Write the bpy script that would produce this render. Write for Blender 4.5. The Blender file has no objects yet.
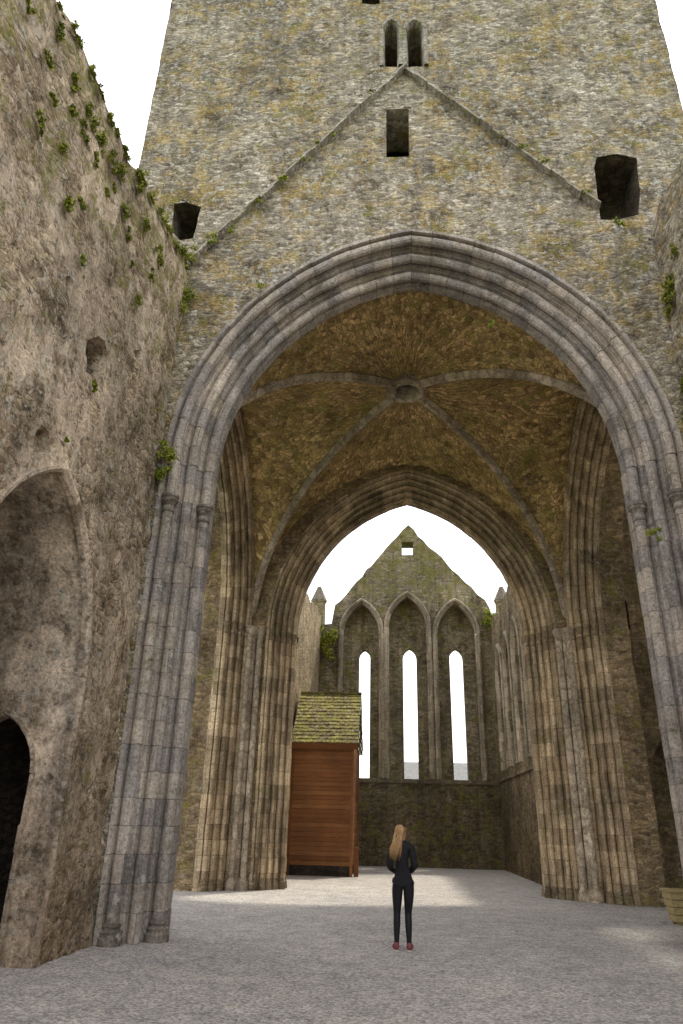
import bpy, bmesh, math, random
from mathutils import Vector, noise, Matrix
from mathutils.geometry import delaunay_2d_cdt
random.seed(7)
PI=math.pi; R=math.radians
col=bpy.context.scene.collection
# ---------------------------------------------------------------- camera
F=700.0; CH=1.65
yaw,pit,rol=R(4.5),R(24.0),R(1.5)
fw=Vector((-math.sin(yaw)*math.cos(pit),math.cos(yaw)*math.cos(pit),math.sin(pit)))
r0=Vector((math.cos(yaw),math.sin(yaw),0)); u0=r0.cross(fw)
rt=r0*math.cos(rol)+u0*math.sin(rol); up=u0*math.cos(rol)-r0*math.sin(rol)
cam=bpy.data.cameras.new('camera'); co_=bpy.data.objects.new('camera',cam); col.objects.link(co_)
m=Matrix((rt,up,-fw)).transposed().to_4x4(); m.translation=Vector((0,0,CH)); co_.matrix_world=m
cam.sensor_width=36; cam.sensor_fit='AUTO'; cam.lens=F/1024*36; cam.clip_end=2000; cam.clip_start=.05
bpy.context.scene.camera=co_
def ray(px,py): return fw*F+rt*(px-341.5)+up*(512-py)
def onY(px,py,Y):
    d=ray(px,py); s=Y/d.y; return (d.x*s,CH+d.z*s)
def onX(px,py,X0,k=0):
    d=ray(px,py); s=(X0+k*CH)/(d.x-k*d.z); return (d.y*s,CH+d.z*s)
def gnd(px,py):
    d=ray(px,py); s=-CH/d.z; return (d.x*s,d.y*s)
# ---------------------------------------------------------------- object helpers
def thing(name,label,cat,loc,group=None):
    o=bpy.data.objects.new(name,None); col.objects.link(o); o.location=loc
    o['label']=label; o['category']=cat
    if group: o['group']=group
    o.empty_display_size=.3
    return o
def obj(name,me,mat,parent=None,smooth=False,local=False):
    if isinstance(me,bmesh.types.BMesh):
        b=me; me=bpy.data.meshes.new(name); b.to_mesh(me); b.free()
    if mat and not me.materials: me.materials.append(mat)
    if smooth: me.shade_smooth()
    o=bpy.data.objects.new(name,me); col.objects.link(o)
    if parent:
        o.parent=parent
        if parent.type=='EMPTY' and not local: o.location=-parent.location
    return o
def tag(o,label,cat,group=None,kind=None):
    o['label']=label; o['category']=cat
    if group: o['group']=group
    if kind: o['kind']=kind
def box(bm,x0,x1,y0,y1,z0,z1):
    v=[bm.verts.new((x,y,z)) for z in (z0,z1) for y in (y0,y1) for x in (x0,x1)]
    for f in ((0,2,3,1),(4,5,7,6),(0,1,5,4),(2,6,7,3),(0,4,6,2),(1,3,7,5)): bm.faces.new([v[i] for i in f])
    return v
def lathe(bm,cx,cy,z0,prof,n=16):
    rings=[[bm.verts.new((cx+r*math.cos(2*PI*i/n),cy+r*math.sin(2*PI*i/n),z0+z)) for i in range(n)] for r,z in prof]
    for a,b in zip(rings,rings[1:]):
        for i in range(n): bm.faces.new((a[i],a[(i+1)%n],b[(i+1)%n],b[i]))
    bm.faces.new(rings[0][::-1]); bm.faces.new(rings[-1])
def tube(bm,pts,rad,n=8,lay=None,tone=0):
    rings=[]
    for i,p in enumerate(pts):
        p=Vector(p); t=(Vector(pts[min(i+1,len(pts)-1)])-Vector(pts[max(i-1,0)])).normalized()
        a=t.cross(Vector((0.01,.02,1))).normalized(); b=t.cross(a)
        rr=rad[i] if isinstance(rad,(list,tuple)) else rad
        rings.append([bm.verts.new(p+(a*math.cos(2*PI*k/n)+b*math.sin(2*PI*k/n))*rr) for k in range(n)])
    fs=[]
    for a,b in zip(rings,rings[1:]):
        for i in range(n): fs.append(bm.faces.new((a[i],a[(i+1)%n],b[(i+1)%n],b[i])))
    fs.append(bm.faces.new(rings[0][::-1])); fs.append(bm.faces.new(rings[-1]))
    if lay is not None:
        for f in fs: f[lay]=tone
# ---------------------------------------------------------------- materials
class NT:
    def __init__(s,name):
        s.m=bpy.data.materials.new(name); s.m.use_nodes=True; s.t=s.m.node_tree; s.t.nodes.clear()
        s.out=s.n('ShaderNodeOutputMaterial'); s.b=s.n('ShaderNodeBsdfPrincipled')
        s.t.links.new(s.b.outputs[0],s.out.inputs[0])
        s.b.inputs['Roughness'].default_value=.92
        s.b.inputs['Specular IOR Level'].default_value=.2
    def n(s,t,**k):
        n=s.t.nodes.new(t)
        for a,b in k.items(): setattr(n,a,b)
        return n
    def set(s,inp,v):
        if isinstance(v,bpy.types.NodeSocket): s.t.links.new(v,inp)
        elif v is not None:
            if inp.type=='RGBA' and len(v)==3: v=(*v,1)
            inp.default_value=v
    def math(s,op,a,b=None,c=None,clamp=False):
        n=s.n('ShaderNodeMath',operation=op,use_clamp=clamp)
        s.set(n.inputs[0],a)
        if b is not None: s.set(n.inputs[1],b)
        if c is not None: s.set(n.inputs[2],c)
        return n.outputs[0]
    def vmath(s,op,a,b):
        n=s.n('ShaderNodeVectorMath',operation=op); s.set(n.inputs[0],a); s.set(n.inputs[1],b); return n.outputs[0]
    def noise(s,v,sc,det=4,ro=.55,color=False):
        n=s.n('ShaderNodeTexNoise'); s.set(n.inputs['Vector'],v); n.inputs['Scale'].default_value=sc
        n.inputs['Detail'].default_value=det; n.inputs['Roughness'].default_value=ro
        return n.outputs['Color' if color else 'Fac']
    def mr(s,v,a,b,c,d):
        n=s.n('ShaderNodeMapRange'); s.set(n.inputs[0],v)
        for i,x in enumerate((a,b,c,d)): n.inputs[i+1].default_value=x
        return n.outputs[0]
    def mix(s,f,a,b,mode='MIX'):
        n=s.n('ShaderNodeMix',data_type='RGBA',blend_type=mode); s.set(n.inputs[0],f); s.set(n.inputs[6],a); s.set(n.inputs[7],b); return n.outputs[2]
    def ramp(s,f,cols,inter='LINEAR'):
        n=s.n('ShaderNodeValToRGB'); n.color_ramp.interpolation=inter; e=n.color_ramp.elements
        for i,c in enumerate(cols):
            p=i/(len(cols)-1)
            if i==0: x=e[0]
            elif i==len(cols)-1: x=e[-1]
            else: x=e.new(p)
            x.position=p; x.color=(*c,1)
        s.set(n.inputs[0],f); return n.outputs[0]
    def bump(s,h,st,dist):
        n=s.n('ShaderNodeBump'); n.inputs['Strength'].default_value=st; n.inputs['Distance'].default_value=dist
        s.set(n.inputs['Height'],h); s.t.links.new(n.outputs[0],s.b.inputs['Normal'])
def stone(name,c,mortar,cell=(4.6,4.6,10),mort=.09,moss=.3,mosscol=(.09,.10,.025),lichen=.3,lcol=(.55,.54,.48),plaster=None,pl=.5,bump=.6,uv=None,uvor=False,streak=.5,gain=1.0,tint=None,tamt=.5,ztop=None,zlow=None,dist=.04,stain=0,bw=1.0,pits=0,fine=22):
    s=NT(name); tc=s.n('ShaderNodeTexCoord'); co=tc.outputs['Object']
    f1=s.noise(co,fine,7,.75); f2=s.noise(co,.55,5,.6); f3=s.noise(co,5,6,.7)
    if uv:
        bt=s.n('ShaderNodeTexBrick'); nz=s.noise(co,3,2,.5,True)
        v=s.vmath('ADD',tc.outputs['UV'],s.vmath('MULTIPLY',s.vmath('SUBTRACT',nz,(.5,.5,.5)),(.03,.03,0)))
        s.set(bt.inputs['Vector'],v); bt.inputs['Scale'].default_value=1; bt.inputs['Brick Width'].default_value=uv[0]; bt.inputs['Row Height'].default_value=uv[1]
        bt.inputs['Mortar Size'].default_value=.007; bt.inputs['Mortar Smooth'].default_value=.4
        bt.inputs['Color1'].default_value=(0,0,0,1); bt.inputs['Color2'].default_value=(1,1,1,1); bt.inputs['Mortar'].default_value=(.5,.5,.5,1)
        rnd=bt.outputs['Color']; mm=bt.outputs['Fac']; edge=s.math('SUBTRACT',1.0,mm)
    else:
        src=tc.outputs['UV'] if uvor else co
        nz=s.noise(co,2.2,3,.6,True)
        v=s.vmath('ADD',src,s.vmath('MULTIPLY',s.vmath('SUBTRACT',nz,(.5,.5,.5)),(.05,.3,.15) if uvor else (.28,.28,.16)))
        v=s.vmath('MULTIPLY',v,cell)
        v1=s.n('ShaderNodeTexVoronoi',feature='F1'); s.set(v1.inputs['Vector'],v); v1.inputs['Scale'].default_value=1; v1.inputs['Randomness'].default_value=.95
        v2=s.n('ShaderNodeTexVoronoi',feature='DISTANCE_TO_EDGE'); s.set(v2.inputs['Vector'],v); v2.inputs['Scale'].default_value=1; v2.inputs['Randomness'].default_value=.95
        sep=s.n('ShaderNodeSeparateColor'); s.set(sep.inputs[0],v1.outputs['Color']); rnd=sep.outputs[0]
        ed=s.math('ADD',v2.outputs['Distance'],s.math('MULTIPLY',s.math('SUBTRACT',f1,.5),.16))
        mm=s.mr(ed,mort*.2,mort*1.8,1,0); edge=s.mr(ed,0,.2,0,1)
    k=s.math('ADD',s.math('MULTIPLY',rnd,.62*bw),s.math('MULTIPLY',f3,.42+.62*(1-bw)))
    base=s.ramp(s.mr(k,.1,.95,0,1),c)
    base=s.mix(s.math('MULTIPLY',mm,.75),base,mortar)
    ed=edge
    if plaster:
        pm=s.mr(s.noise(co,1.0,9,.72),pl-.03,pl+.04,0,1)
        pc=s.mix(s.mr(f3,.35,.65,0,1),plaster,tuple(x*.6 for x in plaster))
        base=s.mix(s.math('MULTIPLY',pm,.8),base,pc)
        ed=s.math('MAXIMUM',edge,s.math('MULTIPLY',pm,.85))
    if tint:
        tm=s.math('MULTIPLY',s.mr(s.noise(co,2.8,8,.75),.47,.6,0,1),s.mr(f2,.38,.54,0,1))
        base=s.mix(s.math('MULTIPLY',tm,tamt),base,tint)
    g=gain
    base=s.mix(1.0,base,s.ramp(s.mr(f2,.3,.7,0,1),[(1.35*g,1.32*g,1.28*g),(.98*g,.96*g,.94*g),(.58*g,.56*g,.53*g)]),'MULTIPLY')
    base=s.mix(1.0,base,s.ramp(s.mr(f1,.28,.72,0,1),[(.3,.29,.28),(.95,.95,.95),(1.5,1.5,1.5)]),'MULTIPLY')
    if pits:
        pt=s.mr(s.noise(co,9,3,.6),.36,.42,1,0)
        base=s.mix(s.math('MULTIPLY',pt,pits),base,(.05,.04,.03))
        ed=s.math('SUBTRACT',ed,pt)
    if stain:
        sn=s.mr(s.noise(co,1.15,8,.75),.53,.6,0,1)
        base=s.mix(s.math('MULTIPLY',sn,stain),base,s.mix(1.0,base,(.40,.35,.30),'MULTIPLY'))
    if streak:
        st=s.noise(s.vmath('MULTIPLY',co,(1.5,1.5,.2)),1.5,7,.7)
        base=s.mix(streak,base,s.mix(1.0,base,s.ramp(s.mr(st,.36,.6,0,1),[(.3,.28,.26),(1.1,1.1,1.1)]),'MULTIPLY'))
    if lichen:
        lm=s.math('MULTIPLY',s.mr(s.noise(co,8,6,.75),.53,.63,0,1),s.mr(s.noise(co,1.1,4,.6),.42,.56,0,1))
        base=s.mix(s.math('MULTIPLY',lm,lichen),base,lcol)
    if ztop or zlow:
        sx=s.n('ShaderNodeSeparateXYZ'); s.set(sx.inputs[0],co)
    if zlow:
        base=s.mix(s.mr(s.math('ADD',sx.outputs[2],s.math('MULTIPLY',f3,1.5)),zlow[0],zlow[1],zlow[2],0),base,s.mix(1.0,base,(.5,.43,.36),'MULTIPLY'))
    if moss:
        mn=s.noise(co,2.2,9,.74)
        if ztop: mn=s.math('ADD',mn,s.mr(sx.outputs[2],ztop[0],ztop[1],0,ztop[2]))
        mo=s.math('MULTIPLY',s.mr(mn,.60-moss*.18,.68-moss*.12,0,1),s.mr(s.noise(co,12,5,.7),.38,.58,.1,1))
        base=s.mix(s.math('MULTIPLY',mo,.9),base,s.mix(f1,tuple(x*.45 for x in mosscol),tuple(x*1.45 for x in mosscol)))
    s.set(s.b.inputs['Base Color'],base)
    h=s.math('ADD',s.math('MULTIPLY',ed,.5),s.math('ADD',s.math('MULTIPLY',f1,.5),s.math('MULTIPLY',f3,.5)))
    s.bump(h,bump,dist)
    return s.m
M_left=stone('left wall rubble',[(.13,.10,.07),(.35,.275,.19),(.64,.54,.41)],(.38,.31,.22),cell=(6.5,6.5,11),plaster=(.64,.53,.41),pl=.49,moss=.17,mosscol=(.22,.21,.04),lichen=.7,streak=.45,bump=.85,gain=1.28,ztop=(7.5,12.5,.15),zlow=(.5,5,.6),stain=.75,pits=.5,dist=.04)
M_tower=stone('tower rubble',[(.08,.072,.06),(.28,.25,.20),(.60,.55,.46)],(.26,.235,.19),cell=(7,7,14.5),moss=.3,mosscol=(.25,.22,.05),lichen=.9,streak=.4,bump=.9,tint=(.50,.36,.10),tamt=.65,gain=1.18,stain=.65,pits=.35,dist=.035)
M_arch=stone('dressed grey limestone',[(.17,.155,.145),(.33,.305,.29),(.42,.37,.32),(.58,.52,.44)],(.15,.13,.11),uv=(.7,.38),moss=.05,lichen=.5,streak=.5,bump=.55,dist=.025,stain=.35,bw=.85,gain=1.12)
M_pale=stone('pale weathered limestone',[(.26,.24,.21),(.42,.39,.34),(.56,.52,.45)],(.2,.18,.15),moss=.45,mosscol=(.20,.20,.04),lichen=.4,streak=.2,bump=.5)
M_pier=stone('ochre dressed limestone',[(.17,.13,.085),(.36,.28,.18),(.54,.44,.30)],(.11,.085,.055),uv=(.7,.36),moss=.3,mosscol=(.20,.19,.05),lichen=.4,streak=.8,bump=.55,gain=1.38,dist=.025,bw=.8,stain=.3)
M_in=stone('crossing rubble',[(.10,.075,.045),(.28,.205,.115),(.42,.32,.19)],(.2,.155,.1),moss=.4,mosscol=(.24,.21,.04),lichen=.3,bump=.8,gain=1.25,stain=.5,pits=.3)
M_vault=stone('vault rubble',[(.09,.06,.028),(.36,.25,.115),(.64,.48,.25)],(.18,.125,.06),cell=(23,5.5,1),uvor=True,moss=.45,mosscol=(.33,.31,.07),lichen=.3,streak=0,bump=1,gain=1.65,tint=(.50,.41,.13),tamt=.5,dist=.06,mort=.06,stain=.4)
M_rib=stone('rib limestone',[(.24,.20,.15),(.38,.32,.24),(.50,.43,.33)],(.2,.16,.12),cell=(3,3,3),moss=.15,mosscol=(.2,.18,.05),lichen=.3,streak=.2,bump=.4,gain=1.3)
M_chan=stone('chancel rubble',[(.10,.09,.07),(.27,.24,.175),(.42,.375,.28)],(.2,.18,.13),cell=(4.8,4.8,10.5),moss=.58,mosscol=(.23,.23,.045),lichen=.4,streak=.7,bump=.8,gain=1.25,stain=.65,ztop=(10.5,16,.1),zlow=(3,5,.8))
M_chs=stone('chancel shafts',[(.2,.17,.13),(.36,.32,.25),(.5,.45,.36)],(.1,.08,.05),uv=(.3,.36),moss=.2,mosscol=(.15,.15,.045),lichen=.35,streak=.7,bump=.5,gain=1.25,bw=.7)
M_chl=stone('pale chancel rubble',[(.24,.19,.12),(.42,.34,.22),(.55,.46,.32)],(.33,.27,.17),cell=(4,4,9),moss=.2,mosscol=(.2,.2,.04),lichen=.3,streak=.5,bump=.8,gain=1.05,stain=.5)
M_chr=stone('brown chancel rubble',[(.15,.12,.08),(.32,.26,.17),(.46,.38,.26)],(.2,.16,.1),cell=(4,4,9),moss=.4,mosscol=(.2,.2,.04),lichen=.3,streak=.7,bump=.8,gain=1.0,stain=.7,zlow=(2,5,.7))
M_dark=stone('doorway shade and plinth stone',[(.03,.025,.02),(.06,.05,.04),(.09,.075,.06)],(.03,.025,.02),moss=0,lichen=0)  # near-black colour paints the shade inside the recess doorway; also the shed plinth
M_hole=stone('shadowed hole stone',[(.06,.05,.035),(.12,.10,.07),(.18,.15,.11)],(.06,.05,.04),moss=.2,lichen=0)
M_niche=stone('niche plaster',[(.18,.145,.11),(.36,.30,.225),(.52,.44,.35)],(.34,.28,.21),cell=(3.5,3.5,7),plaster=(.68,.57,.46),pl=.42,moss=.42,mosscol=(.07,.055,.04),lichen=.7,streak=.75,bump=.6,gain=1.3,stain=.8,zlow=(.5,4,.6),pits=.3)
def gravel():
    s=NT('gravel'); tc=s.n('ShaderNodeTexCoord'); co=tc.outputs['Object']
    v=s.n('ShaderNodeTexVoronoi',feature='F1'); s.set(v.inputs['Vector'],co); v.inputs['Scale'].default_value=36
    sep=s.n('ShaderNodeSeparateColor'); s.set(sep.inputs[0],v.outputs['Color'])
    n=s.noise(co,.3,7,.7); n2=s.noise(co,60,4,.7); n3=s.noise(co,2.4,7,.75)
    k=s.math('ADD',s.math('MULTIPLY',sep.outputs[0],.6),s.math('MULTIPLY',n2,.45))
    c=s.ramp(k,[(.12,.115,.115),(.45,.43,.415),(.80,.77,.73)])
    c=s.mix(1,c,s.ramp(s.mr(n,.3,.7,0,1),[(.80,.80,.82),(1.12,1.1,1.06)]),'MULTIPLY')
    c=s.mix(1,c,s.ramp(s.mr(n3,.3,.7,0,1),[(.78,.78,.78),(1.14,1.13,1.1)]),'MULTIPLY')
    s.set(s.b.inputs['Base Color'],c)
    s.bump(s.math('ADD',s.math('MULTIPLY',v.outputs['Distance'],.8),s.math('MULTIPLY',n3,1.5)),.9,.03); return s.m
M_gravel=gravel()
def simple(name,c,rough=.7,var=.25,sc=8,bump=.2,stretch=(1,1,1),spec=.3):
    s=NT(name); tc=s.n('ShaderNodeTexCoord'); v=s.vmath('MULTIPLY',tc.outputs['Object'],stretch)
    n=s.noise(v,sc,6,.65)
    lo=tuple(x*(1-var) for x in c); hi=tuple(min(1,x*(1+var)) for x in c)
    s.set(s.b.inputs['Base Color'],s.ramp(s.mr(n,.3,.7,0,1),[lo,hi])); s.b.inputs['Roughness'].default_value=rough
    s.b.inputs['Specular IOR Level'].default_value=spec
    s.bump(n,bump,.02); return s.m
M_grass=simple('grass',(.06,.10,.03),.9,.4,5)
def plankmat():
    s=NT('stained boards'); tc=s.n('ShaderNodeTexCoord'); co=tc.outputs['Object']
    at=s.n('ShaderNodeAttribute',attribute_name='tone'); n=s.noise(s.vmath('MULTIPLY',co,(1.5,9,14)),2,7,.7); n2=s.noise(co,.9,4,.6)
    k=s.math('ADD',s.math('MULTIPLY',at.outputs['Fac'],.5),s.math('MULTIPLY',n,.55))
    c=s.ramp(k,[(.08,.032,.013),(.25,.105,.04),(.38,.19,.08)])
    c=s.mix(1,c,s.ramp(s.mr(n2,.3,.7,0,1),[(.6,.6,.6),(1.2,1.15,1.1)]),'MULTIPLY')
    s.set(s.b.inputs['Base Color'],c); s.b.inputs['Roughness'].default_value=.7; s.bump(n,.3,.01); return s.m
M_wood=plankmat()
M_roof=stone('mossy slates',[(.12,.10,.05),(.24,.21,.11),(.36,.32,.18)],(.08,.07,.04),cell=(6,5,5),moss=.85,mosscol=(.34,.33,.07),lichen=.2,streak=.2)
M_slate=simple('grey slate',(.16,.16,.16),.8,.3,6)
M_tur=simple('weathered turret stone',(.17,.15,.12),.9,.4,6)
M_black=simple('black cloth',(.014,.014,.017),.85,.3,30,.2)
M_legg=simple('black leggings',(.009,.009,.012),.6,.3,30,.1)
M_skin=simple('skin',(.48,.28,.2),.5,.05,20,.05)
M_shoe=simple('dark red shoes',(.20,.05,.06),.6,.2,20,.1)
M_sole=simple('pale soles',(.5,.45,.42),.7,.1,20,.1)
M_crate=simple('weathered softwood',(.34,.27,.13),.8,.4,3,.3,(4,4,20))
M_iron=simple('dark iron',(.035,.033,.03),.5,.3,20,.1)
def tonemat(name,cols,r=.7):
    s=NT(name); at=s.n('ShaderNodeAttribute',attribute_name='tone')
    s.set(s.b.inputs['Base Color'],s.ramp(at.outputs['Fac'],cols)); s.b.inputs['Roughness'].default_value=r
    return s.m
M_leaf=tonemat('leaves',[(.04,.06,.008),(.16,.20,.02),(.36,.36,.05)])
M_hair=tonemat('blond hair',[(.16,.085,.035),(.38,.22,.10),(.60,.42,.22)],.5)
# ---------------------------------------------------------------- sheet walls
def densify(poly,step):
    out=[]
    n=len(poly)
    for i in range(n):
        a=Vector(poly[i]); b=Vector(poly[(i+1)%n]); k=max(1,int((b-a).length/step))
        for j in range(k): out.append(tuple(a+(b-a)*(j/k)))
    return out
def inside(p,poly):
    x,y=p; c=False; n=len(poly); j=n-1
    for i in range(n):
        xi,yi=poly[i]; xj,yj=poly[j]
        if (yi>y)!=(yj>y) and x<(xj-xi)*(y-yi)/(yj-yi)+xi: c=not c
        j=i
    return c
def sheet(name,outline,holes,step,mapf,mat,parent=None,amp=.03,rim=0,freq=1.3,rmat=None,skip=None):
    """holes: list of (poly, depth, back[, material slot]) ; depth 0 = no reveal"""
    def P(u,v,d=0):
        p=mapf(u,v,d)
        k=noise.noise(p*freq)*.6+noise.noise(p*freq*3.1)*.4
        return mapf(u,v,d-amp*k*2)
    outline=[(a,(-.1 if b==0 else b)) for a,b in outline]
    ol=densify(outline,step); hs=[densify(h[0],step*.6) for h in holes]
    pts=list(ol); edges=[(i,(i+1)%len(ol)) for i in range(len(ol))]
    for h in hs:
        b=len(pts); pts+=h; edges+=[(b+i,b+(i+1)%len(h)) for i in range(len(h))]
    us=[p[0] for p in ol]; vs=[p[1] for p in ol]
    u=min(us)+step*.5; rnd=random.Random(3)
    while u<max(us):
        v=min(vs)+step*.5
        while v<max(vs):
            q=(u+rnd.uniform(-.3,.3)*step,v+rnd.uniform(-.3,.3)*step)
            if inside(q,ol) and not any(inside(q,h) for h in hs): pts.append(q)
            v+=step
        u+=step
    V,E,Fc,_,_,_=delaunay_2d_cdt([Vector(p) for p in pts],edges,[],0,1e-5)
    bm=bmesh.new(); vv=[bm.verts.new(P(p[0],p[1])) for p in V]
    for f in Fc:
        c=(V[f[0]]+V[f[1]]+V[f[2]])/3
        if inside(c,ol) and not any(inside(c,h) for h in hs):
            try: bm.faces.new([vv[i] for i in f])
            except ValueError: pass
    def loop(pl,depth,nd,mi=0):
        rows=[[bm.verts.new(P(a,b,depth*k/nd)) for a,b in pl] for k in range(nd+1)]
        for A,B in zip(rows,rows[1:]):
            for i in range(len(pl)):
                j=(i+1)%len(pl)
                if skip and skip(pl[i]) and skip(pl[j]): continue
                f=bm.faces.new((A[i],A[j],B[j],B[i])); f.material_index=mi
        return rows[-1]
    for h,pl in zip(holes,hs):
        if h[1]>0:
            mi=1 if len(h)>3 else 0
            last=loop(pl,h[1],max(1,int(h[1]/.3)),mi)
            if h[2]:
                c=bm.verts.new(sum((v.co for v in last),Vector())/len(last))
                for i in range(len(last)): f=bm.faces.new((last[i],last[(i+1)%len(last)],c)); f.material_index=mi
    if rim>0: loop(ol,rim,max(1,int(rim/.4)))
    bmesh.ops.delete(bm,geom=[v for v in bm.verts if not v.link_faces],context='VERTS')
    bmesh.ops.recalc_face_normals(bm,faces=bm.faces)
    o=obj(name,bm,mat,parent,smooth=True)
    if rmat: o.data.materials.append(rmat)
    return o
def archpoly(cu,a,zs,c,r=0,zb=-.3,n=16):
    Rr=a+c+r; th=math.acos(-c/Rr); L=[(cu-a-r,zb)]
    for i in range(n+1):
        t=PI-(PI-th)*i/n; L.append((cu+c+Rr*math.cos(t),zs+Rr*math.sin(t)))
    return L+[(2*cu-x,z) for x,z in L[-2::-1]]
# ---------------------------------------------------------------- mouldings
def orders(n,w,d,sof,mirror,kr=.33):
    dr=w/n; dt=d/n; P=[(w+.02,.15),(w+.02,-.045),(w-.05,-.045),(w-.06,0)]; C=[]
    for k in range(n):
        cr=w-dr*(k+1); t0=dt*k; rad=kr*min(dr,dt); c=(cr+rad*.9,t0+rad*.9); C.append((c[0],c[1],rad))
        P+=[(cr+2.3*rad,t0),(cr+2.1*rad,t0+1.0*rad)]
        for i in range(8):
            f=R(335-i*220/7); P.append((c[0]+rad*math.cos(f),c[1]+rad*math.sin(f)))
        P+=[(cr+1.1*rad,t0+2.1*rad),(cr,t0+2.3*rad),(cr,t0+dt)]
    if mirror:
        T=2*d+sof; P=P+[(r,T-t) for r,t in P[::-1]]; C=C+[(r,T-t,q) for r,t,q in C[::-1]]
    else: P.append((0,d+sof))
    return P,C
def sweep(name,kinds,cu,a,zs,c,prof,mapf,mat,parent,z0=0,block=.38,jit=.008,smooth=False):
    bm=bmesh.new(); uv=bm.loops.layers.uv.new('UVMap')
    pl=[0]
    for p,q in zip(prof,prof[1:]): pl.append(pl[-1]+math.hypot(q[0]-p[0],q[1]-p[1]))
    def pos(kind,t,r,d):
        if kind in 'LR':
            x=-(a+r); z=z0+(zs-z0)*t
            if kind=='R': x=-x
            return mapf(cu+x,z,d)
        Rr=a+c+r; th=math.acos(-c/Rr)
        tt=t*2 if t<=.5 else (1-t)*2
        g=PI-(PI-th)*tt; x=c+Rr*math.cos(g); z=zs+Rr*math.sin(g)
        return mapf(cu+(x if t<=.5 else -x),z,d)
    for kind in kinds:
        th=math.acos(-c/(a+c)); L=(zs-z0) if kind in 'LR' else 2*(a+c)*(PI-th)
        nb=max(1,int(L/block)); nb+=(nb%2 if kind=='A' else 0)
        prev=None; off=random.random()*50
        for i in range(nb):
            jr=random.uniform(-jit,jit); jt=random.uniform(-jit,jit); e=.006/L
            for t in (i/nb+e,(i+.5)/nb,(i+1)/nb-e):
                ring=[bm.verts.new(pos(kind,t,r+jr,d+jt)) for r,d in prof]
                if prev:
                    for k in range(len(prof)-1):
                        f=bm.faces.new((prev[0][k],prev[0][k+1],ring[k+1],ring[k]))
                        us=((pl[k],prev[1]),(pl[k+1],prev[1]),(pl[k+1],t*nb*.38+int(off)*.38),(pl[k],t*nb*.38+int(off)*.38))
                        for lp,u in zip(f.loops,us): lp[uv].uv=u
                prev=(ring,t*nb*.38+int(off)*.38)
    bmesh.ops.recalc_face_normals(bm,faces=bm.faces)
    return obj(name,bm,mat,parent)
CAP=[(.9,-.16),(1.15,-.15),(1.15,-.11),(.95,-.1),(1.0,-.03),(1.35,.04),(1.6,.07),(1.6,.12),(1.75,.13),(1.75,.18),(1.3,.2)]
BASE=[(2.0,0),(2.0,.14),(1.85,.16),(1.75,.2),(1.85,.25),(1.5,.27),(1.3,.3),(1.45,.34),(1.4,.38),(1.0,.4)]
def caps(C,which,cu,a,mapf,zc,mat,parent,bases=True,big=1.0):
    for k in which:
        r,t,rad=C[k]; rad*=big
        for sgn in (-1,1):
            p=mapf(cu+sgn*(a+r),0,t)
            bm=bmesh.new(); lathe(bm,p.x,p.y,zc,[(x*rad,z) for x,z in CAP],18); obj('capital',bm,mat,parent)
            if bases:
                bm=bmesh.new(); lathe(bm,p.x,p.y,0,[(x*rad*.95,z*.7) for x,z in BASE],18); obj('pier_base',bm,mat,parent)
# ================================================================= SETTING
bm=bmesh.new(); v=[bm.verts.new(p) for p in ((-400,-400,-.02),(400,-400,-.02),(400,400,-.02),(-400,400,-.02))]; bm.faces.new(v)
o=obj('ground',bm,M_grass); o['kind']='structure'
bm=bmesh.new(); v=[bm.verts.new(p) for p in ((-14,-12,0),(14,-12,0),(14,34.5,0),(-14,34.5,0))]; bm.faces.new(v)
o=obj('gravel_yard',bm,M_gravel); o['kind']='structure'
# ================================================================= CROSSING TOWER
D1=11.2; YI0=12.1; YI1=20.6; XI0=-4.3; XI1=5.15; XT0=-5.8; XT1=6.6; TOP=27
CXI=(XI0+XI1)/2; CYI=(YI0+YI1)/2
tw=thing('crossing_tower','massive ruined stone crossing tower with tall pointed arches and ribbed vault','tower',(CXI,CYI,0))
fF=lambda u,v,d: Vector((u,D1+d,v))
def q(px,py): return onY(px,py,D1)
def quad(x0,y0,x1,y1): return [q(x0,y1),q(x1,y1),q(x1,y0),q(x0,y0)]
def lanc(x0,x1,yt,yb,Y=D1,f=.9):
    a,_=onY(x0,(yt+yb)/2,Y); b,_=onY(x1,(yt+yb)/2,Y); zt=onY((x0+x1)/2,yt,Y)[1]; zb=onY((x0+x1)/2,yb,Y)[1]
    h=(b-a)/2; c=h*f; rise=math.sqrt((h+c)**2-c*c); return ((a+b)/2,h,zt-rise,c,zb)
L1=lanc(384,398,22,67); L2=lanc(407,423,22,67)
FA=dict(cu=.45,a=3.87,zs=7.75,c=.85)
FW=.78
holes=[(archpoly(FA['cu'],FA['a'],FA['zs'],FA['c'],FW-.01),0,False)]
for L in (L1,L2): holes.append((archpoly(L[0],L[1],L[2],L[3],0,L[4],8),1.1,False))
holes.append((quad(385,108,411,158),1.2,False))
rag=lambda pts: [(q(*p)) for p in pts]
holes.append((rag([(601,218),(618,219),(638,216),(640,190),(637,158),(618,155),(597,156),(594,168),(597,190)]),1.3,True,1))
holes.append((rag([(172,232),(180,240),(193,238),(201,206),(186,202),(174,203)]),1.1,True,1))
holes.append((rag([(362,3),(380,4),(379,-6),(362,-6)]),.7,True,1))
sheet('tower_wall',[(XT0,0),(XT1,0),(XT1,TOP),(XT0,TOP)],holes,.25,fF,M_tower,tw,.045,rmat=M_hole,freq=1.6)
fN=lambda u,v,d: Vector((XT0+d,u,v)); fS=lambda u,v,d: Vector((XT1-d,u,v)); YB=22.3
fE=lambda u,v,d: Vector((u,YB-d,v))
EA=dict(cu=CXI+.08,a=3.5,zs=7.0,c=1.2); SA=dict(cu=CYI,a=3.4,zs=7.0,c=1.3)
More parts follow.
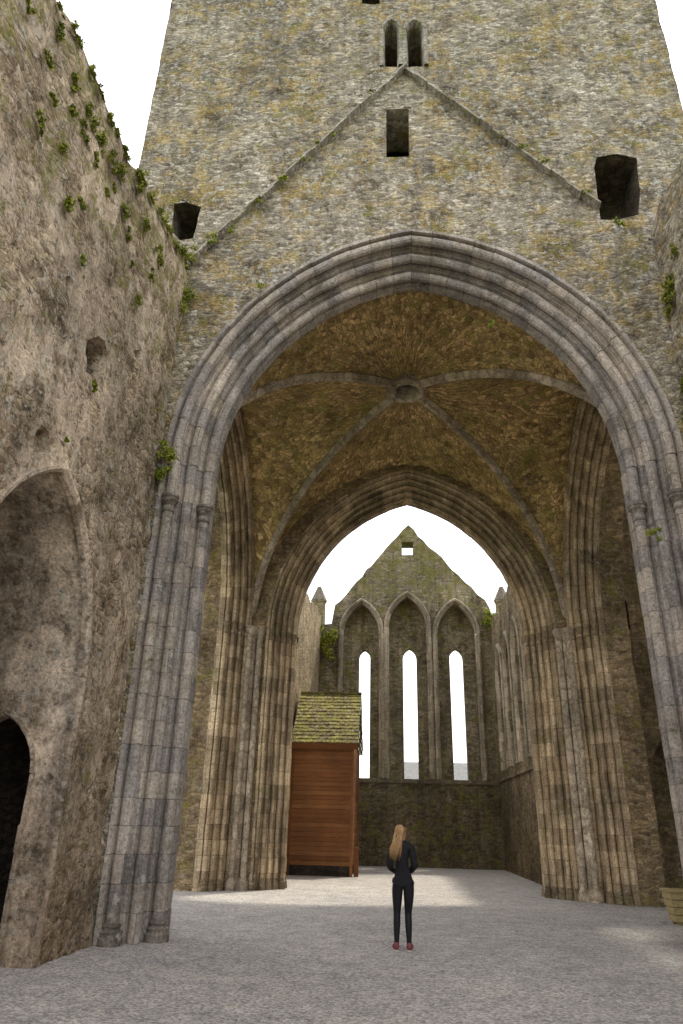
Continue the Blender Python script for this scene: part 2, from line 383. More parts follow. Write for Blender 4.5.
ap=lambda A,r: archpoly(A['cu'],A['a'],A['zs'],A['c'],r)
for f in (fN,fS): sheet('tower_wall',[(D1,0),(YB,0),(YB,TOP),(D1,TOP)],[(ap(SA,.03),.7,False)],.6,f,M_in,tw,.03)
sheet('tower_wall',[(XT0,0),(XT1,0),(XT1,TOP),(XT0,TOP)],[(ap(EA,.77),0,False)],.6,fE,M_in,tw,.02)
gE=lambda u,v,d: Vector((u,YI1+d,v)); gN=lambda u,v,d: Vector((XI0-d,u,v)); gS=lambda u,v,d: Vector((XI1+d,u,v))
sheet('inner_wall',[(XI0-.1,0),(XI1+.1,0),(XI1+.1,13.2),(XI0-.1,13.2)],[(ap(EA,.77),0,False)],.3,gE,M_in,tw,.03)
for f in (gN,gS): sheet('inner_wall',[(YI0-.6,0),(YI1+.1,0),(YI1+.1,13.2),(YI0-.6,13.2)],[(ap(SA,.77),0,False)],.3,f,M_in,tw,.03)
gF=lambda u,v,d: Vector((u,YI0-d,v))
sheet('inner_wall',[(XI0-.1,0),(XI1+.1,0),(XI1+.1,13.4),(XI0-.1,13.4)],[(archpoly(FA['cu'],FA['a'],FA['zs'],FA['c'],.01),0,False)],.5,gF,M_in,tw,.01)
bm=bmesh.new(); box(bm,XT0,XT1,D1+.1,YB-.1,TOP-.3,TOP-.05); obj('light_block_slab',bm,M_tower,tw)  # unseen slab added on top to keep the tower dark behind its windows
PF,CF=orders(3,FW,.75,.17,False,.39)
sweep('arch_moulding','A',prof=PF,mapf=fF,mat=M_arch,parent=tw,**FA)
for k in 'LR': sweep('clustered_pier',k,prof=PF,mapf=fF,mat=M_arch,parent=tw,jit=.006,**FA)
caps(CF,(0,2),FA['cu'],FA['a'],fF,6.85,M_arch,tw,big=1.0)
PE,CE=orders(5,.78,.76,.18,True,.38)
sweep('arch_moulding','A',prof=PE,mapf=gE,mat=M_pier,parent=tw,block=.34,**EA)
for k in 'LR': sweep('clustered_pier',k,prof=PE,mapf=gE,mat=M_pier,parent=tw,**EA)
caps(CE,range(6),EA['cu'],EA['a'],gE,6.8,M_pier,tw,big=1.0)
PS,CS=orders(4,.78,.66,.14,False,.38)
for f in (gN,gS):
    sweep('arch_moulding','A',prof=PS,mapf=f,mat=M_pier,parent=tw,block=.34,**SA)
    for k in 'LR': sweep('clustered_pier',k,prof=PS,mapf=f,mat=M_pier,parent=tw,**SA)
    caps(CS,range(4),SA['cu'],SA['a'],f,6.8,M_pier,tw,big=1.0)
VA,VC=4.65,1.1; VR=VA+VC
def fv(s): return 6.95+math.sqrt(max(0,VR*VR-(s*VA+VC)**2))
def vz(x,y):
    u=abs((x-CXI)/((XI1-XI0)/2)); v=abs((y-CYI)/((YI1-YI0)/2)); return fv(min(1,min(u,v)))+.12*(1-max(u,v)**2)
bm=bmesh.new(); NX=90; uvl=bm.loops.layers.uv.new('UVMap')
g=[[None]*(NX+1) for _ in range(NX+1)]
for i in range(NX+1):
    for j in range(NX+1):
        x=XI0+(XI1-XI0)*i/NX; y=YI0+(YI1-YI0)*j/NX; z=vz(x,y); p=Vector((x,y,z))
        z+=.06*noise.noise(p*1.5)+.06*noise.noise(p*4)+.04*noise.noise(p*9)
        g[i][j]=bm.verts.new((x,y,z))
for i in range(NX):
    for j in range(NX):
        if abs(i+.5-NX/2)<2.7 and abs(j+.5-NX/2)<2.9: continue
        f=bm.faces.new((g[i][j],g[i][j+1],g[i+1][j+1],g[i+1][j]))
        cx=f.calc_center_median(); a0=math.atan2(cx.y-CYI,cx.x-CXI)
        for lp in f.loops:
            p=lp.vert.co; a=math.atan2(p.y-CYI,p.x-CXI)
            while a-a0>PI: a-=2*PI
            while a-a0<-PI: a+=2*PI
            lp[uvl].uv=(a*1.6,math.hypot(p.x-CXI,p.y-CYI)+(12.5-p.z)*.7)
bmesh.ops.delete(bm,geom=[v for v in bm.verts if not v.link_faces],context='VERTS')
obj('vault',bm,M_vault,tw,smooth=True)
for sx in (-1,1):
    for sy in (-1,1):
        pts=[]
        for i in range(41):
            s=.07+.925*i/40; x=CXI+sx*s*(XI1-XI0)/2; y=CYI+sy*s*(YI1-YI0)/2
            pts.append((x,y,fv(s)-.06+.12*(1-s*s)))
        bm=bmesh.new(); tube(bm,[(a,b,c-.04) for a,b,c in pts],.07,8); tube(bm,[(a,b,c+.06) for a,b,c in pts],.125,6); obj('vault_rib',bm,M_rib,tw,smooth=False)
        for (dx,dy,rr) in ((.1,.1,.13),(.33,.07,.09),(.07,.28,.08)):
            x=CXI+sx*((XI1-XI0)/2-dx); y=CYI+sy*((YI1-YI0)/2-dy)
            bm=bmesh.new(); lathe(bm,x,y,0,[(rr*1.8,0),(rr*1.8,.14),(rr*1.4,.24),(rr,.3),(rr,6.64),(rr*1.2,6.68),(rr*1.1,6.74),(rr*1.6,6.86),(rr*1.7,6.92),(rr*1.7,6.98),(rr,7.02)],14); obj('corner_shaft',bm,M_rib,tw)
bm=bmesh.new()
zc=fv(0)+.08; n=28; prof=[(.30,.25),(.30,-.02),(.36,-.13),(.46,-.17),(.56,-.09),(.6,.1)]
rr=[[bm.verts.new((CXI+r*math.cos(2*PI*i/n),CYI+r*math.sin(2*PI*i/n),zc+z)) for i in range(n)] for r,z in prof]
for a,b in zip(rr,rr[1:]):
    for i in range(n): bm.faces.new((a[i],a[(i+1)%n],b[(i+1)%n],b[i]))
obj('vault_boss',bm,M_rib,tw)
def crease(p,qq):
    a=Vector(q(*p)); b=Vector(q(*qq)); L=(b-a).length; n=int(L/.42); bm=bmesh.new(); d=(b-a)/L; nn=Vector((-d.y,d.x))
    if nn.y<0: nn=-nn
    prev=None
    for i in range(n):
        j=random.uniform(-.025,.025); w=.07+random.uniform(-.02,.012); pr=.18+random.uniform(-.04,.03)
        for s in (a+d*(L*i/n+.006),a+d*(L*(i+1)/n-.006)):
            ring=[]
            for (k,y) in ((-w,.1),(w,.1),(w*.6,-pr*.6),(-w,-pr)):
                e=s+nn*(k+j); ring.append(bm.verts.new((e.x,D1+y,e.y)))
            if prev:
                for t in range(4): bm.faces.new((prev[t],prev[(t+1)%4],ring[(t+1)%4],ring[t]))
            else: bm.faces.new(ring)
            prev=ring
    bm.faces.new(prev[::-1])
    bmesh.ops.recalc_face_normals(bm,faces=bm.faces)
    obj('roof_crease',bm,M_pale,tw)
crease((404,70),(190,263)); crease((404,70),(598,208))
for L in (L1,L2):
    sweep('window_frame','LAR',L[0],L[1],L[2],L[3],[(.11,.1),(.11,-.06),(.02,-.06),(-.02,.05),(-.02,.5)],fF,M_pale,tw,z0=L[4],block=.3)
(xa,zb),(xb,_),(_,zt),_=quad(385,108,411,158)
bm=bmesh.new()
for (x0,x1,z0,z1) in ((xa-.05,xa+.03,zb,zt),(xb-.03,xb+.05,zb,zt),(xa-.08,xb+.08,zt-.02,zt+.06),(xa-.08,xb+.08,zb-.05,zb)): box(bm,x0,x1,D1-.01,D1+.5,z0,z1)
obj('window_frame',bm,M_tower,tw)
# ================================================================= NAVE WALLS
XL=-4.27
fL=lambda u,v,d: Vector((XL-d,u,v))
def lq(px,py): return onX(px,py,XL,0)
rr_=random.Random(5)
top=[]
for (px,py) in ((190,266),(182,252),(172,238),(160,218),(150,198),(140,178),(128,152),(112,118),(98,88),(84,56),(72,28),(60,-2)):
    a,b=lq(px,py); top.append((min(a,11.15),b+rr_.uniform(-.12,.12)))
top[0]=(11.15,top[0][1])
zt_last=top[-1][1]; y=top[-1][0]
while y>-5:
    y-=rr_.uniform(.25,.6); top.append((y,zt_last+rr_.uniform(-.2,.2)))
def ltop(yy):
    for (a,b),(c,d) in zip(top,top[1:]):
        if c<=yy<=a: return d+(b-d)*(yy-c)/max(1e-6,a-c)
    return zt_last
nl=7.9; na=lq(97,600)[0]-nl; nzs,NC=3.42,.95
ND=2.6
niche=archpoly(nl,na,nzs,NC,0,-.3)
nw=thing('nave_wall','tall weathered nave wall with a pointed recess, on the left of the yard','wall',(-4.3,6,0))
h1=[lq(88,372),lq(96,376),lq(104,374),lq(106,355),lq(104,341),lq(98,336),lq(89,340),lq(87,352)]
sheet('wall_face',[(11.15,0)]+top+[(y,0)],[(niche,ND,False,1),(h1,.7,True),([lq(64,286),lq(71,286),lq(71,276),lq(64,276)],.4,True),([lq(38,452),lq(45,455),lq(51,450),lq(50,432),lq(44,426),lq(38,430)],.15,True),([lq(135,358),lq(141,358),lq(141,350),lq(135,350)],.3,True)],.14,fL,M_left,nw,.055,rim=1.5,rmat=M_niche,freq=1.7,skip=lambda p: abs(p[0]-(nl+na))<.004 and p[1]<nzs+.01)
XN=XL-ND+.05
fNi=lambda u,v,d: Vector((XN-d,u,v))
sheet('recess_back',archpoly(nl,na+.1,nzs,NC,.05,0),[],.2,fNi,M_niche,nw,.05)
YS=nl+na-.05
fYs=lambda u,v,d: Vector((u,YS+d,v))
da=onY(26,800,YS); db=onY(10,737,YS); dh=.55; dcx=da[0]-dh; dzs=db[1]-.45
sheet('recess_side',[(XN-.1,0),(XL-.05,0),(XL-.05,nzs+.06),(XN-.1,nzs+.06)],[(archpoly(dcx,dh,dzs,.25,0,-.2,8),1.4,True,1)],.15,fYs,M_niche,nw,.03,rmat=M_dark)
sweep('doorway_moulding','LAR',dcx,dh,dzs,.25,[(.06,.1),(.06,-.05),(.0,-.05),(-.03,.02),(-.03,.2)],fYs,M_niche,nw,block=.3,jit=.01)
sweep('recess_moulding','LAR',nl,na,nzs,NC,[(.045,.12),(.045,-.03),(.0,-.03),(-.04,.02),(-.04,.10)],fL,M_niche,nw,block=.4,jit=.006)
KR=.02
fR=lambda u,v,d: Vector((5.12+KR*v+d,u,v))
topr=[]; y=11.15
while y>3:
    topr.append((y,13.3+rr_.uniform(-.3,.3))); y-=rr_.uniform(.25,.6)
nr=thing('nave_wall','broken top of the nave wall with green weeds, at the right edge of the photo','wall',(5.1,6,0))
sheet('wall_face',[(3,0),(11.15,0)]+topr+[(3,13)],[],.25,fR,M_tower,nr,.08,rim=1.3)
# ================================================================= TRANSEPT WALLS
t1=thing('transept_wall','brown rubble wall seen through the left side arch of the crossing','wall',(-9,22.6,0))
sheet('wall_face',[(-14,0),(-5.3,0),(-5.3,13.5),(-14,13.5)],[],.3,lambda u,v,d: Vector((u,22.5+d,v)),M_in,t1,.06,rim=1)
t2=thing('transept_wall','dark rubble wall with an arched recess, behind the right clustered pier','wall',(9,22.6,0))
a2=onY(668,740,22)
sheet('wall_face',[(6.2,0),(10,0),(10,17),(6.2,17)],[(archpoly(a2[0]+.3,.9,a2[1]-1.1,.8,0,-.2),.6,True),(archpoly(7.2,.22,8.2,.1,0,7.4,6),.6,True)],.3,lambda u,v,d: Vector((u,22+d,v)),M_in,t2,.06,rim=1)
sheet('sun_block_wall',[(11,0),(22,0),(22,21),(11,21)],[],.6,lambda u,v,d: Vector((9.3+d,u,v)),M_in,t2,.06,rim=1)  # unseen wall, added and raised to stop sun patches on the gravel
# ================================================================= CHANCEL
D3=34.0
ch=thing('chancel','roofless chancel with gabled end wall and three tall lancet windows','chancel',(.5,D3,0))
fG=lambda u,v,d: Vector((u,D3+d,v))
zsill=onY(410,779,D3)[1]; ztl=onY(410,650,D3)[1]
apx=onY(407,525,D3); el=onY(335,606,D3); er=onY(490,606,D3)
lans=[]
for (a,b,c0,c1,yt) in ((340,381,357,370,602),(387,430,403,419,595),(437,480,452,468,602)):
    xa,_=onY(a,690,D3); xb,_=onY(b,690,D3); x0,_=onY(c0,715,D3); x1,_=onY(c1,715,D3); z_t=onY((a+b)/2,yt,D3)[1]
    lans.append(((xa+xb)/2,(xb-xa)/2-.03,z_t,(x0+x1)/2,(x1-x0)/2*.9))
hol=[]
for (cu,hw,z_t,lc,lh) in lans:
    c=hw*.9; rise=math.sqrt((hw+c)**2-c*c); hol.append((archpoly(cu,hw,z_t-rise,c,0,zsill,10),0,False))
g0=onY(402,555,D3); g1=onY(413,542,D3)
hol.append(([(g0[0],g0[1]),(g1[0],g0[1]),(g1[0],g1[1]),(g0[0],g1[1])],.9,False))
gout=[(-4.9,0),(6.0,0),(6.0,er[1]-1.2),(er[0]+.15,er[1]-.9)]
N_=14
for i in range(0,N_+1): gout.append((er[0]+(apx[0]-er[0])*i/N_+rr_.uniform(-.06,.06),er[1]+(apx[1]-er[1])*i/N_+(rr_.uniform(-.08,.08) if i<N_ else 0)))
for i in range(1,N_+1): gout.append((apx[0]+(el[0]-apx[0])*i/N_+rr_.uniform(-.06,.06),apx[1]+(el[1]-apx[1])*i/N_+rr_.uniform(-.08,.08)))
gout+=[(el[0]-.15,el[1]-.9),(-4.9,el[1]-1.1)]
sheet('gable_wall',gout,hol,.3,fG,M_chan,ch,.05,rim=.8)
for (cu,hw,z_t,lc,lh) in lans:
    c=hw*.9; rise=math.sqrt((hw+c)**2-c*c); zs=z_t-rise
    sl_=archpoly(lc,lh,ztl-.25,lh*.6,0,zsill+.02,6)
    back=archpoly(cu,hw+.03,zs,c,.0,zsill-.02,10)
    sheet('lancet_window',back,[(sl_,.5,False)],.3,lambda u,v,d: Vector((u,D3+.65+d,v)),M_chan,ch,.02)
    sweep('lancet_moulding','LAR',cu,hw,zs,c,[(.17,.1),(.17,-.10),(.10,-.15),(.03,-.11),(0,-.02),(-.05,.02),(-.08,.1),(-.03,.2),(-.03,.7)],fG,M_chs,ch,z0=zsill,block=.4)
bm=bmesh.new(); xx=-3.6
while xx<4.8:
    box(bm,xx,xx+.6,D3-.12-random.random()*.03,D3+.1,zsill-.18,zsill-.02+random.uniform(-.01,.01)); xx+=.6
obj('sill_course',bm,M_chs,ch)
CL,CR=-3.55,4.75
wl=thing('chancel_wall','pale side wall of the chancel behind the wooden shed','wall',(CL,28,0))
fCL=lambda u,v,d: Vector((CL-(D3-u)*.065-d,u,v)); fCR=lambda u,v,d: Vector((CR+d,u,v))
tp=[(D3-i*.6,11.1+rr_.uniform(-.2,.2)) for i in range(20)]
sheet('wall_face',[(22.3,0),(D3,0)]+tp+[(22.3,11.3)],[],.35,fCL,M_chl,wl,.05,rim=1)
wr=thing('chancel_wall','side wall of the chancel with narrow lancets, right of the far gable','wall',(CR,28,0))
hs=[]
YC=(24.6,26.9,29.2,31.5)
for yc in YC: hs.append((archpoly(yc,.68,7.8,.6,0,3.9,8),1.0,True,1))
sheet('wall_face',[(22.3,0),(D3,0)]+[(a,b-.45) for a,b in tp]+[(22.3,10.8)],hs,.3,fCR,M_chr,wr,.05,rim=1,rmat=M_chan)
for yc in YC: sweep('lancet_moulding','LAR',yc,.68,7.8,.6,[(.25,.1),(.25,-.10),(.16,-.14),(.1,-.1),(0,0),(0,.5)],fCR,M_chs,wr,z0=3.9,block=.4)
bm=bmesh.new(); yy=22.4
while yy<33.9: box(bm,CR-.08,CR+.1,yy,yy+.7,3.5,3.62); yy+=.7
obj('string_course',bm,M_chr,wr)
for (px,lab) in ((319,'small pointed stone turret left of the far gable'),(502,'small pointed stone turret right of the far gable')):
    X=onY(px,600,35.2)[0]; zt_=onY(px,587,35.2)[1]; zb_=onY(px,605,35.2)[1]
    t=thing('turret',lab,'turret',(X,35.2,8),'corner turrets of the far gable')
    bm=bmesh.new(); lathe(bm,X,35.2,8,[(.36,0),(.36,zb_-8+.1),(.41,zb_-8+.12),(.41,zb_-8+.2)],8); obj('turret_shaft',bm,M_chan,t)
    bm=bmesh.new(); lathe(bm,X,35.2,zb_+.2,[(.44,0),(.27,(zt_-zb_-.2)*.5),(.1,zt_-zb_-.2)],8); obj('turret_roof',bm,M_tur,t)
h=thing('house','distant grey roofed house glimpsed through the middle lancet','house',(3,60,0))
zr=onY(412,762,60)[1]
bm=bmesh.new(); box(bm,.3,9,57,63,0,zr-2.2); obj('wall',bm,simple('pale render',(.5,.48,.42),.8,.1),h)
bm=bmesh.new(); vs=[bm.verts.new(p) for p in ((.1,56.7,zr-2.3),(9.2,56.7,zr-2.3),(9.2,60,zr),(.1,60,zr),(.1,63.3,zr-2.3),(9.2,63.3,zr-2.3))]
bm.faces.new((vs[0],vs[1],vs[2],vs[3])); bm.faces.new((vs[3],vs[2],vs[5],vs[4])); bm.faces.new((vs[0],vs[3],vs[4])); bm.faces.new((vs[1],vs[5],vs[2])); obj('roof',bm,M_slate,h)
# ================================================================= SHED
g1_=gnd(284,876); g2_=gnd(351,877)
SX0,SX1=max(g1_[0],CL-.43),g2_[0]; SY0=g2_[1]; SY1=SY0+4.2
ze=onY(325,741,SY0)[1]; zr=onY(330,694,(SY0+SY1)/2)[1]
sh=thing('shed','tall brown timber shed with a mossy slate roof inside the ruin','shed',((SX0+SX1)/2,SY0+2,0))
def tonebox(bm,lay,*a):
    n0=len(bm.faces); box(bm,*a); bm.faces.ensure_lookup_table(); t=random.random()
    for f in bm.faces[n0:]: f[lay]=t
def tb(name,*a,parent=sh):
    bm=bmesh.new(); lay=bm.faces.layers.float.new('tone'); tonebox(bm,lay,*a); return obj(name,bm,M_wood,parent)
bm=bmesh.new(); lay=bm.faces.layers.float.new('tone')
z=.32
while z<ze:
    tonebox(bm,lay,SX0,SX1,SY0-random.uniform(0,.015),SY0+.05,z,min(ze,z+.138)); z+=.15
obj('front_boards',bm,M_wood,sh)
bm=bmesh.new(); lay=bm.faces.layers.float.new('tone'); z=.32
while z<ze:
    tonebox(bm,lay,SX1-.05,SX1+random.uniform(0,.008),SY0+.05,SY1,z,min(ze,z+.138)); z+=.15
obj('side_boards',bm,M_wood,sh)
for x in (SX0-.02,(SX1-.06)): tb('corner_post',x,x+.1,SY0-.04,SY0+.06,0,ze)
tb('corner_post',SX1-.03,SX1+.05,SY1-.1,SY1,0,ze)
bm=bmesh.new(); box(bm,SX0+.05,SX1-.03,SY0+.02,SY1,0,.31); obj('plinth',bm,M_dark,sh)
bm=bmesh.new(); vs=[bm.verts.new((SX1-.02,y,z)) for y,z in ((SY0,ze),(SY1,ze),((SY0+SY1)/2,zr-.1))]; bm.faces.new(vs)
obj('gable_boards',bm,M_wood,sh)
bm=bmesh.new(); vs=[bm.verts.new((SX0+.02,y,z)) for y,z in ((SY0,ze),(SY1,ze),((SY0+SY1)/2,zr-.1))]; bm.faces.new(vs); obj('gable_boards',bm,M_wood,sh)
bm=bmesh.new(); ym=(SY0+SY1)/2; nr_=15
for sgn in (0,1):
    for i in range(nr_):
        ya=SY0-.25; yb=ym; t0,t1_=i/nr_,(i+1.25)/nr_
        x=SX0-.05
        while x<SX1+.2:
            w=min(random.uniform(.11,.17),SX1+.2-x)
            if w<.03: break
            pts=[]
            j=random.uniform(0,.02)
            for t,dz in ((t0,.05+j),(min(1,t1_),.012+j)):
                yy=ya+(yb-ya)*t; zz=ze-.12+(zr-ze+.12)*t+dz
                if sgn: yy=2*ym-yy
                pts.append((yy,zz))
            (y0,z0),(y1,z1)=pts
            vs=[bm.verts.new(p) for p in ((x,y0,z0),(x+w-.006,y0,z0),(x+w-.006,y1,z1),(x,y1,z1),(x,y0,z0-.03),(x+w-.006,y0,z0-.03),(x+w-.006,y1,z1-.03),(x,y1,z1-.03))]
            for f in ((0,1,2,3),(7,6,5,4),(0,4,5,1),(1,5,6,2),(2,6,7,3),(3,7,4,0)): bm.faces.new([vs[k] for k in f])
            x+=w
box(bm,SX0-.05,SX1+.2,ym-.1,ym+.1,zr+.0,zr+.07)
bmesh.ops.recalc_face_normals(bm,faces=bm.faces)
obj('roof',bm,M_roof,sh)
tb('fascia_board',SX0-.04,SX1+.19,SY0-.27,SY0-.23,ze-.3,ze-.1)
bm=bmesh.new(); lay=bm.faces.layers.float.new('tone')
tonebox(bm,lay,SX1+.08,SX1+.24,SY0+.1,SY0+.24,0,.85); tonebox(bm,lay,SX1+.06,SX1+.26,SY0+.08,SY0+.26,.85,.92)
tag(obj('post',bm,M_wood),'short brown timber post against the right corner of the shed','post')
# ================================================================= PLANTER and POST
px_,py_=gnd(670,926)
pl=thing('planter_box','weathered wooden planter box near the right clustered pier','planter',(px_+.45,py_+.4,0))
X0,Y0=px_+.1,py_; W,Dp,H=.75,.5,.58
bm=bmesh.new()
for i in range(4):
    z0=.06+i*.13; s=.05*(1-i/3)
    for (a,b,c,d) in ((X0+s,X0+W-s,Y0+s,Y0+s+.03),(X0+s,X0+W-s,Y0+Dp-s-.03,Y0+Dp-s),(X0+s,X0+s+.03,Y0+s+.03,Y0+Dp-s-.03),(X0+W-s-.03,X0+W-s,Y0+s+.03,Y0+Dp-s-.03)): box(bm,a,b,c,d,z0,z0+.12)
obj('side_boards',bm,M_crate,pl)
bm=bmesh.new()
for (a,b,c,d) in ((X0-.03,X0+W+.03,Y0-.03,Y0+.06),(X0-.03,X0+W+.03,Y0+Dp-.06,Y0+Dp+.03),(X0-.03,X0+.06,Y0+.06,Y0+Dp-.06),(X0+W-.06,X0+W+.03,Y0+.06,Y0+Dp-.06)): box(bm,a,b,c,d,H,H+.04)
obj('rim',bm,M_crate,pl)
bm=bmesh.new(); box(bm,X0+.08,X0+W-.08,Y0+.08,Y0+Dp-.08,.05,H-.08); obj('soil',bm,simple('soil',(.04,.03,.02),.95,.4,20,.5),pl)
for a in (X0+.09,X0+W-.17):
    for b in (Y0+.09,Y0+Dp-.17):
        bm=bmesh.new(); box(bm,a,a+.08,b,b+.08,0,.06); obj('foot',bm,M_crate,pl)
bx_,by_=gnd(536,879)
ip=thing('bollard','small dark bollard at the foot of the right chancel wall','bollard',(bx_,by_,0))
bm=bmesh.new(); lathe(bm,bx_,by_,0,[(.13,0),(.13,.05),(.07,.08),(.07,.8)],12); obj('post',bm,M_iron,ip)
bm=bmesh.new(); lathe(bm,bx_,by_,.8,[(.11,0),(.12,.05),(.1,.1),(.03,.13)],12); obj('cap',bm,M_iron,ip)
# ================================================================= PERSON
gx,gy=gnd(403,951)
pe=thing('person','person with long blond hair in black top and leggings looking up, seen from behind','person',(gx,gy,0))
V=[];E=[];RD=[]
def nv(p,r,par=None):
    V.append(p); RD.append(r if isinstance(r,tuple) else (r,r))
    if par is not None: E.append((par,len(V)-1))
    return len(V)-1
pel=nv((.015,0,.93),(.132,.10)); wa=nv((.005,.0,1.07),(.098,.08),pel); chs=nv((0,-.01,1.24),(.115,.09),wa); shb=nv((-.005,-.02,1.355),(.085,.07),chs)
nk=nv((-.01,-.015,1.44),.045,shb); hb=nv((-.01,-.005,1.50),(.056,.063),nk); hm=nv((-.015,-.015,1.57),(.066,.078),hb); ht=nv((-.03,-.035,1.63),(.05,.055),hm)
chin=nv((.05,.045,1.545),.025,hb); nose=nv((.065,.055,1.60),.012,hm)
for s in (-1,1):
    hip=nv((s*.082+.012,0,.84+.012*s),.092,pel); th=nv((s*.085+.008,.005,.66),.074,hip); kn=nv((s*.082+.0,.012 if s<0 else .055,.47),.051,th); cf=nv((s*.085,-.008,.34),.052,kn); an=nv((s*.09,-.01,.10),.033,cf)
    hl=nv((s*.092,-.02,.045),.036,an); toe=nv((s*.115,.12,.035),.03,hl)
    sh_=nv((s*.144,-.02,1.345+.008*s),.05,shb); el_=nv((s*.192,-.06,1.10),.036,sh_); wr_=nv((s*.125,.13,1.02),.024,el_); pm=nv((s*.085,.175,1.0),(.03,.022),wr_)
    for k,(dx,dz,L) in enumerate(((-.03,.022,.055),(-.034,.008,.066),(-.034,-.008,.062),(-.03,-.022,.048))):
        a=nv((s*(.085-.035),.19,1.0+dz),.009,pm); b=nv((s*(.085-.035-L*.6),.19-.01,1.0+dz),.008,a)
    nv((s*.10,.205,1.035),.009,pm)
me=bpy.data.meshes.new('body'); me.from_pydata([Vector(v) for v in V],E,[])
tmp=bpy.data.objects.new('body_tmp',me); col.objects.link(tmp)
sk=tmp.modifiers.new('s','SKIN'); sk.use_smooth_shade=True
if not me.skin_vertices: me.skin_vertices.new()
for i,r in enumerate(RD): me.skin_vertices[0].data[i].radius=r
me.skin_vertices[0].data[0].use_root=True
ss=tmp.modifiers.new('d','SUBSURF'); ss.levels=2; ss.render_levels=2
dg=bpy.context.evaluated_depsgraph_get(); bmh=bpy.data.meshes.new_from_object(tmp.evaluated_get(dg)); bpy.data.objects.remove(tmp)
bmh.materials.clear(); bmh.name='body'
body=obj('body',bmh,M_skin,pe,True,local=True)
def shell(name,test,off,mat):
    b=bmesh.new(); b.from_mesh(body.data); b.normal_update()
    bmesh.ops.delete(b,geom=[f for f in b.faces if not test(f.calc_center_median())],context='FACES')
    for v in b.verts: v.co+=v.normal*(off(v.co) if callable(off) else off)
    return obj(name,b,mat,pe,True,local=True)
shell('jacket',lambda c: (.86<c.z<1.435) and not (c.y>.14 and abs(c.x)<.14),lambda c:.014+(.022*noise.noise(Vector((c.x*9,c.y*9,c.z*14)))),M_black)
shell('leggings',lambda c: .085<c.z<1.03 and c.y<.1 and abs(c.x)<.17,.004,M_legg)
for s in (-1,1):
    bm=bmesh.new()
    rows=[(-.065,.03,.075),(-.05,.042,.10),(-.01,.044,.11),(.04,.045,.085),(.09,.05,.07),(.135,.044,.055),(.16,.02,.045)]
    rg=[]; cxf=lambda y: s*(.092+.02*(y+.06)/.2)
    for (yy,w,hh) in rows:
        cx=cxf(yy); rg.append([bm.verts.new((cx+w*math.cos(2*PI*i/12),yy,.012+hh*.5+hh*.5*math.sin(2*PI*i/12))) for i in range(12)])
    for a,b in zip(rg,rg[1:]):
        for i in range(12): bm.faces.new((a[i],a[(i+1)%12],b[(i+1)%12],b[i]))
    bm.faces.new(rg[0]); bm.faces.new(rg[-1][::-1]); bmesh.ops.recalc_face_normals(bm,faces=bm.faces)
    so=obj('shoe',bm,M_shoe,pe,True,local=True)
    bm=bmesh.new(); pts=[(-.07,.028),(-.05,.043),(.04,.045),(.09,.051),(.14,.044),(.165,.02)]
    lo=[]
    for z in (0,.02):
        ring=[bm.verts.new((cxf(y)+w,y,z)) for y,w in pts]+[bm.verts.new((cxf(y)-w,y,z)) for y,w in pts[::-1]]; lo.append(ring)
    for i in range(12): bm.faces.new((lo[0][i],lo[0][(i+1)%12],lo[1][(i+1)%12],lo[1][i]))
    bm.faces.new(lo[0][::-1]); bm.faces.new(lo[1]); bmesh.ops.recalc_face_normals(bm,faces=bm.faces)
    obj('sole',bm,M_sole,so)
bm=bmesh.new(); lay=bm.faces.layers.float.new('tone'); hc=Vector((-.024,-.026,1.572)); rs=random.Random(11)
bmesh.ops.create_icosphere(bm,subdivisions=3,radius=1)
for v_ in bm.verts:
    d=v_.co.copy(); v_.co=hc+Vector((d.x*.074,d.y*.086,d.z*.084))
for f in bm.faces: f[lay]=.35
bmesh.ops.delete(bm,geom=[v_ for v_ in bm.verts if (v_.co.y+.7*(v_.co.x+.02))>.02 and v_.co.z<1.63],context='VERTS')
def bez(P,n):
    out=[]
    for i in range(n+1):
        t=i/n; Q=[Vector(p) for p in P]
        while len(Q)>1: Q=[a.lerp(b,t) for a,b in zip(Q,Q[1:])]
        out.append(tuple(Q[0]))
    return out
for i in range(260):
    a=rs.uniform(PI*.8,PI*1.8); ca,sa=math.cos(a),math.sin(a); L=rs.uniform(.26,.44); wv=rs.uniform(-.03,.03)
    P=[hc+Vector((.02*ca,.02*sa,.082)),hc+Vector((.10*ca,.10*sa,.08)),hc+Vector((.075*ca-.01,.085*sa-.015,-.05)),(ca*.04-.03+wv,-.13,1.49),(ca*.09-.09-wv,-.16,1.42),(ca*.06-.085+rs.uniform(-.045,.035),-.13,1.60-L)]
    pp=bez(P,11); ph=rs.uniform(0,6.28)
    pp=[(x+.014*math.sin(k*1.5+ph*.4)*(k/11),y,z) for k,(x,y,z) in enumerate(pp)]
    tube(bm,pp,[.004,.005,.006,.006,.006,.006,.006,.005,.005,.004,.003,.001],4,lay,min(1,max(0,rs.gauss(.5,.3))))
obj('hair',bm,M_hair,pe,True,local=True)
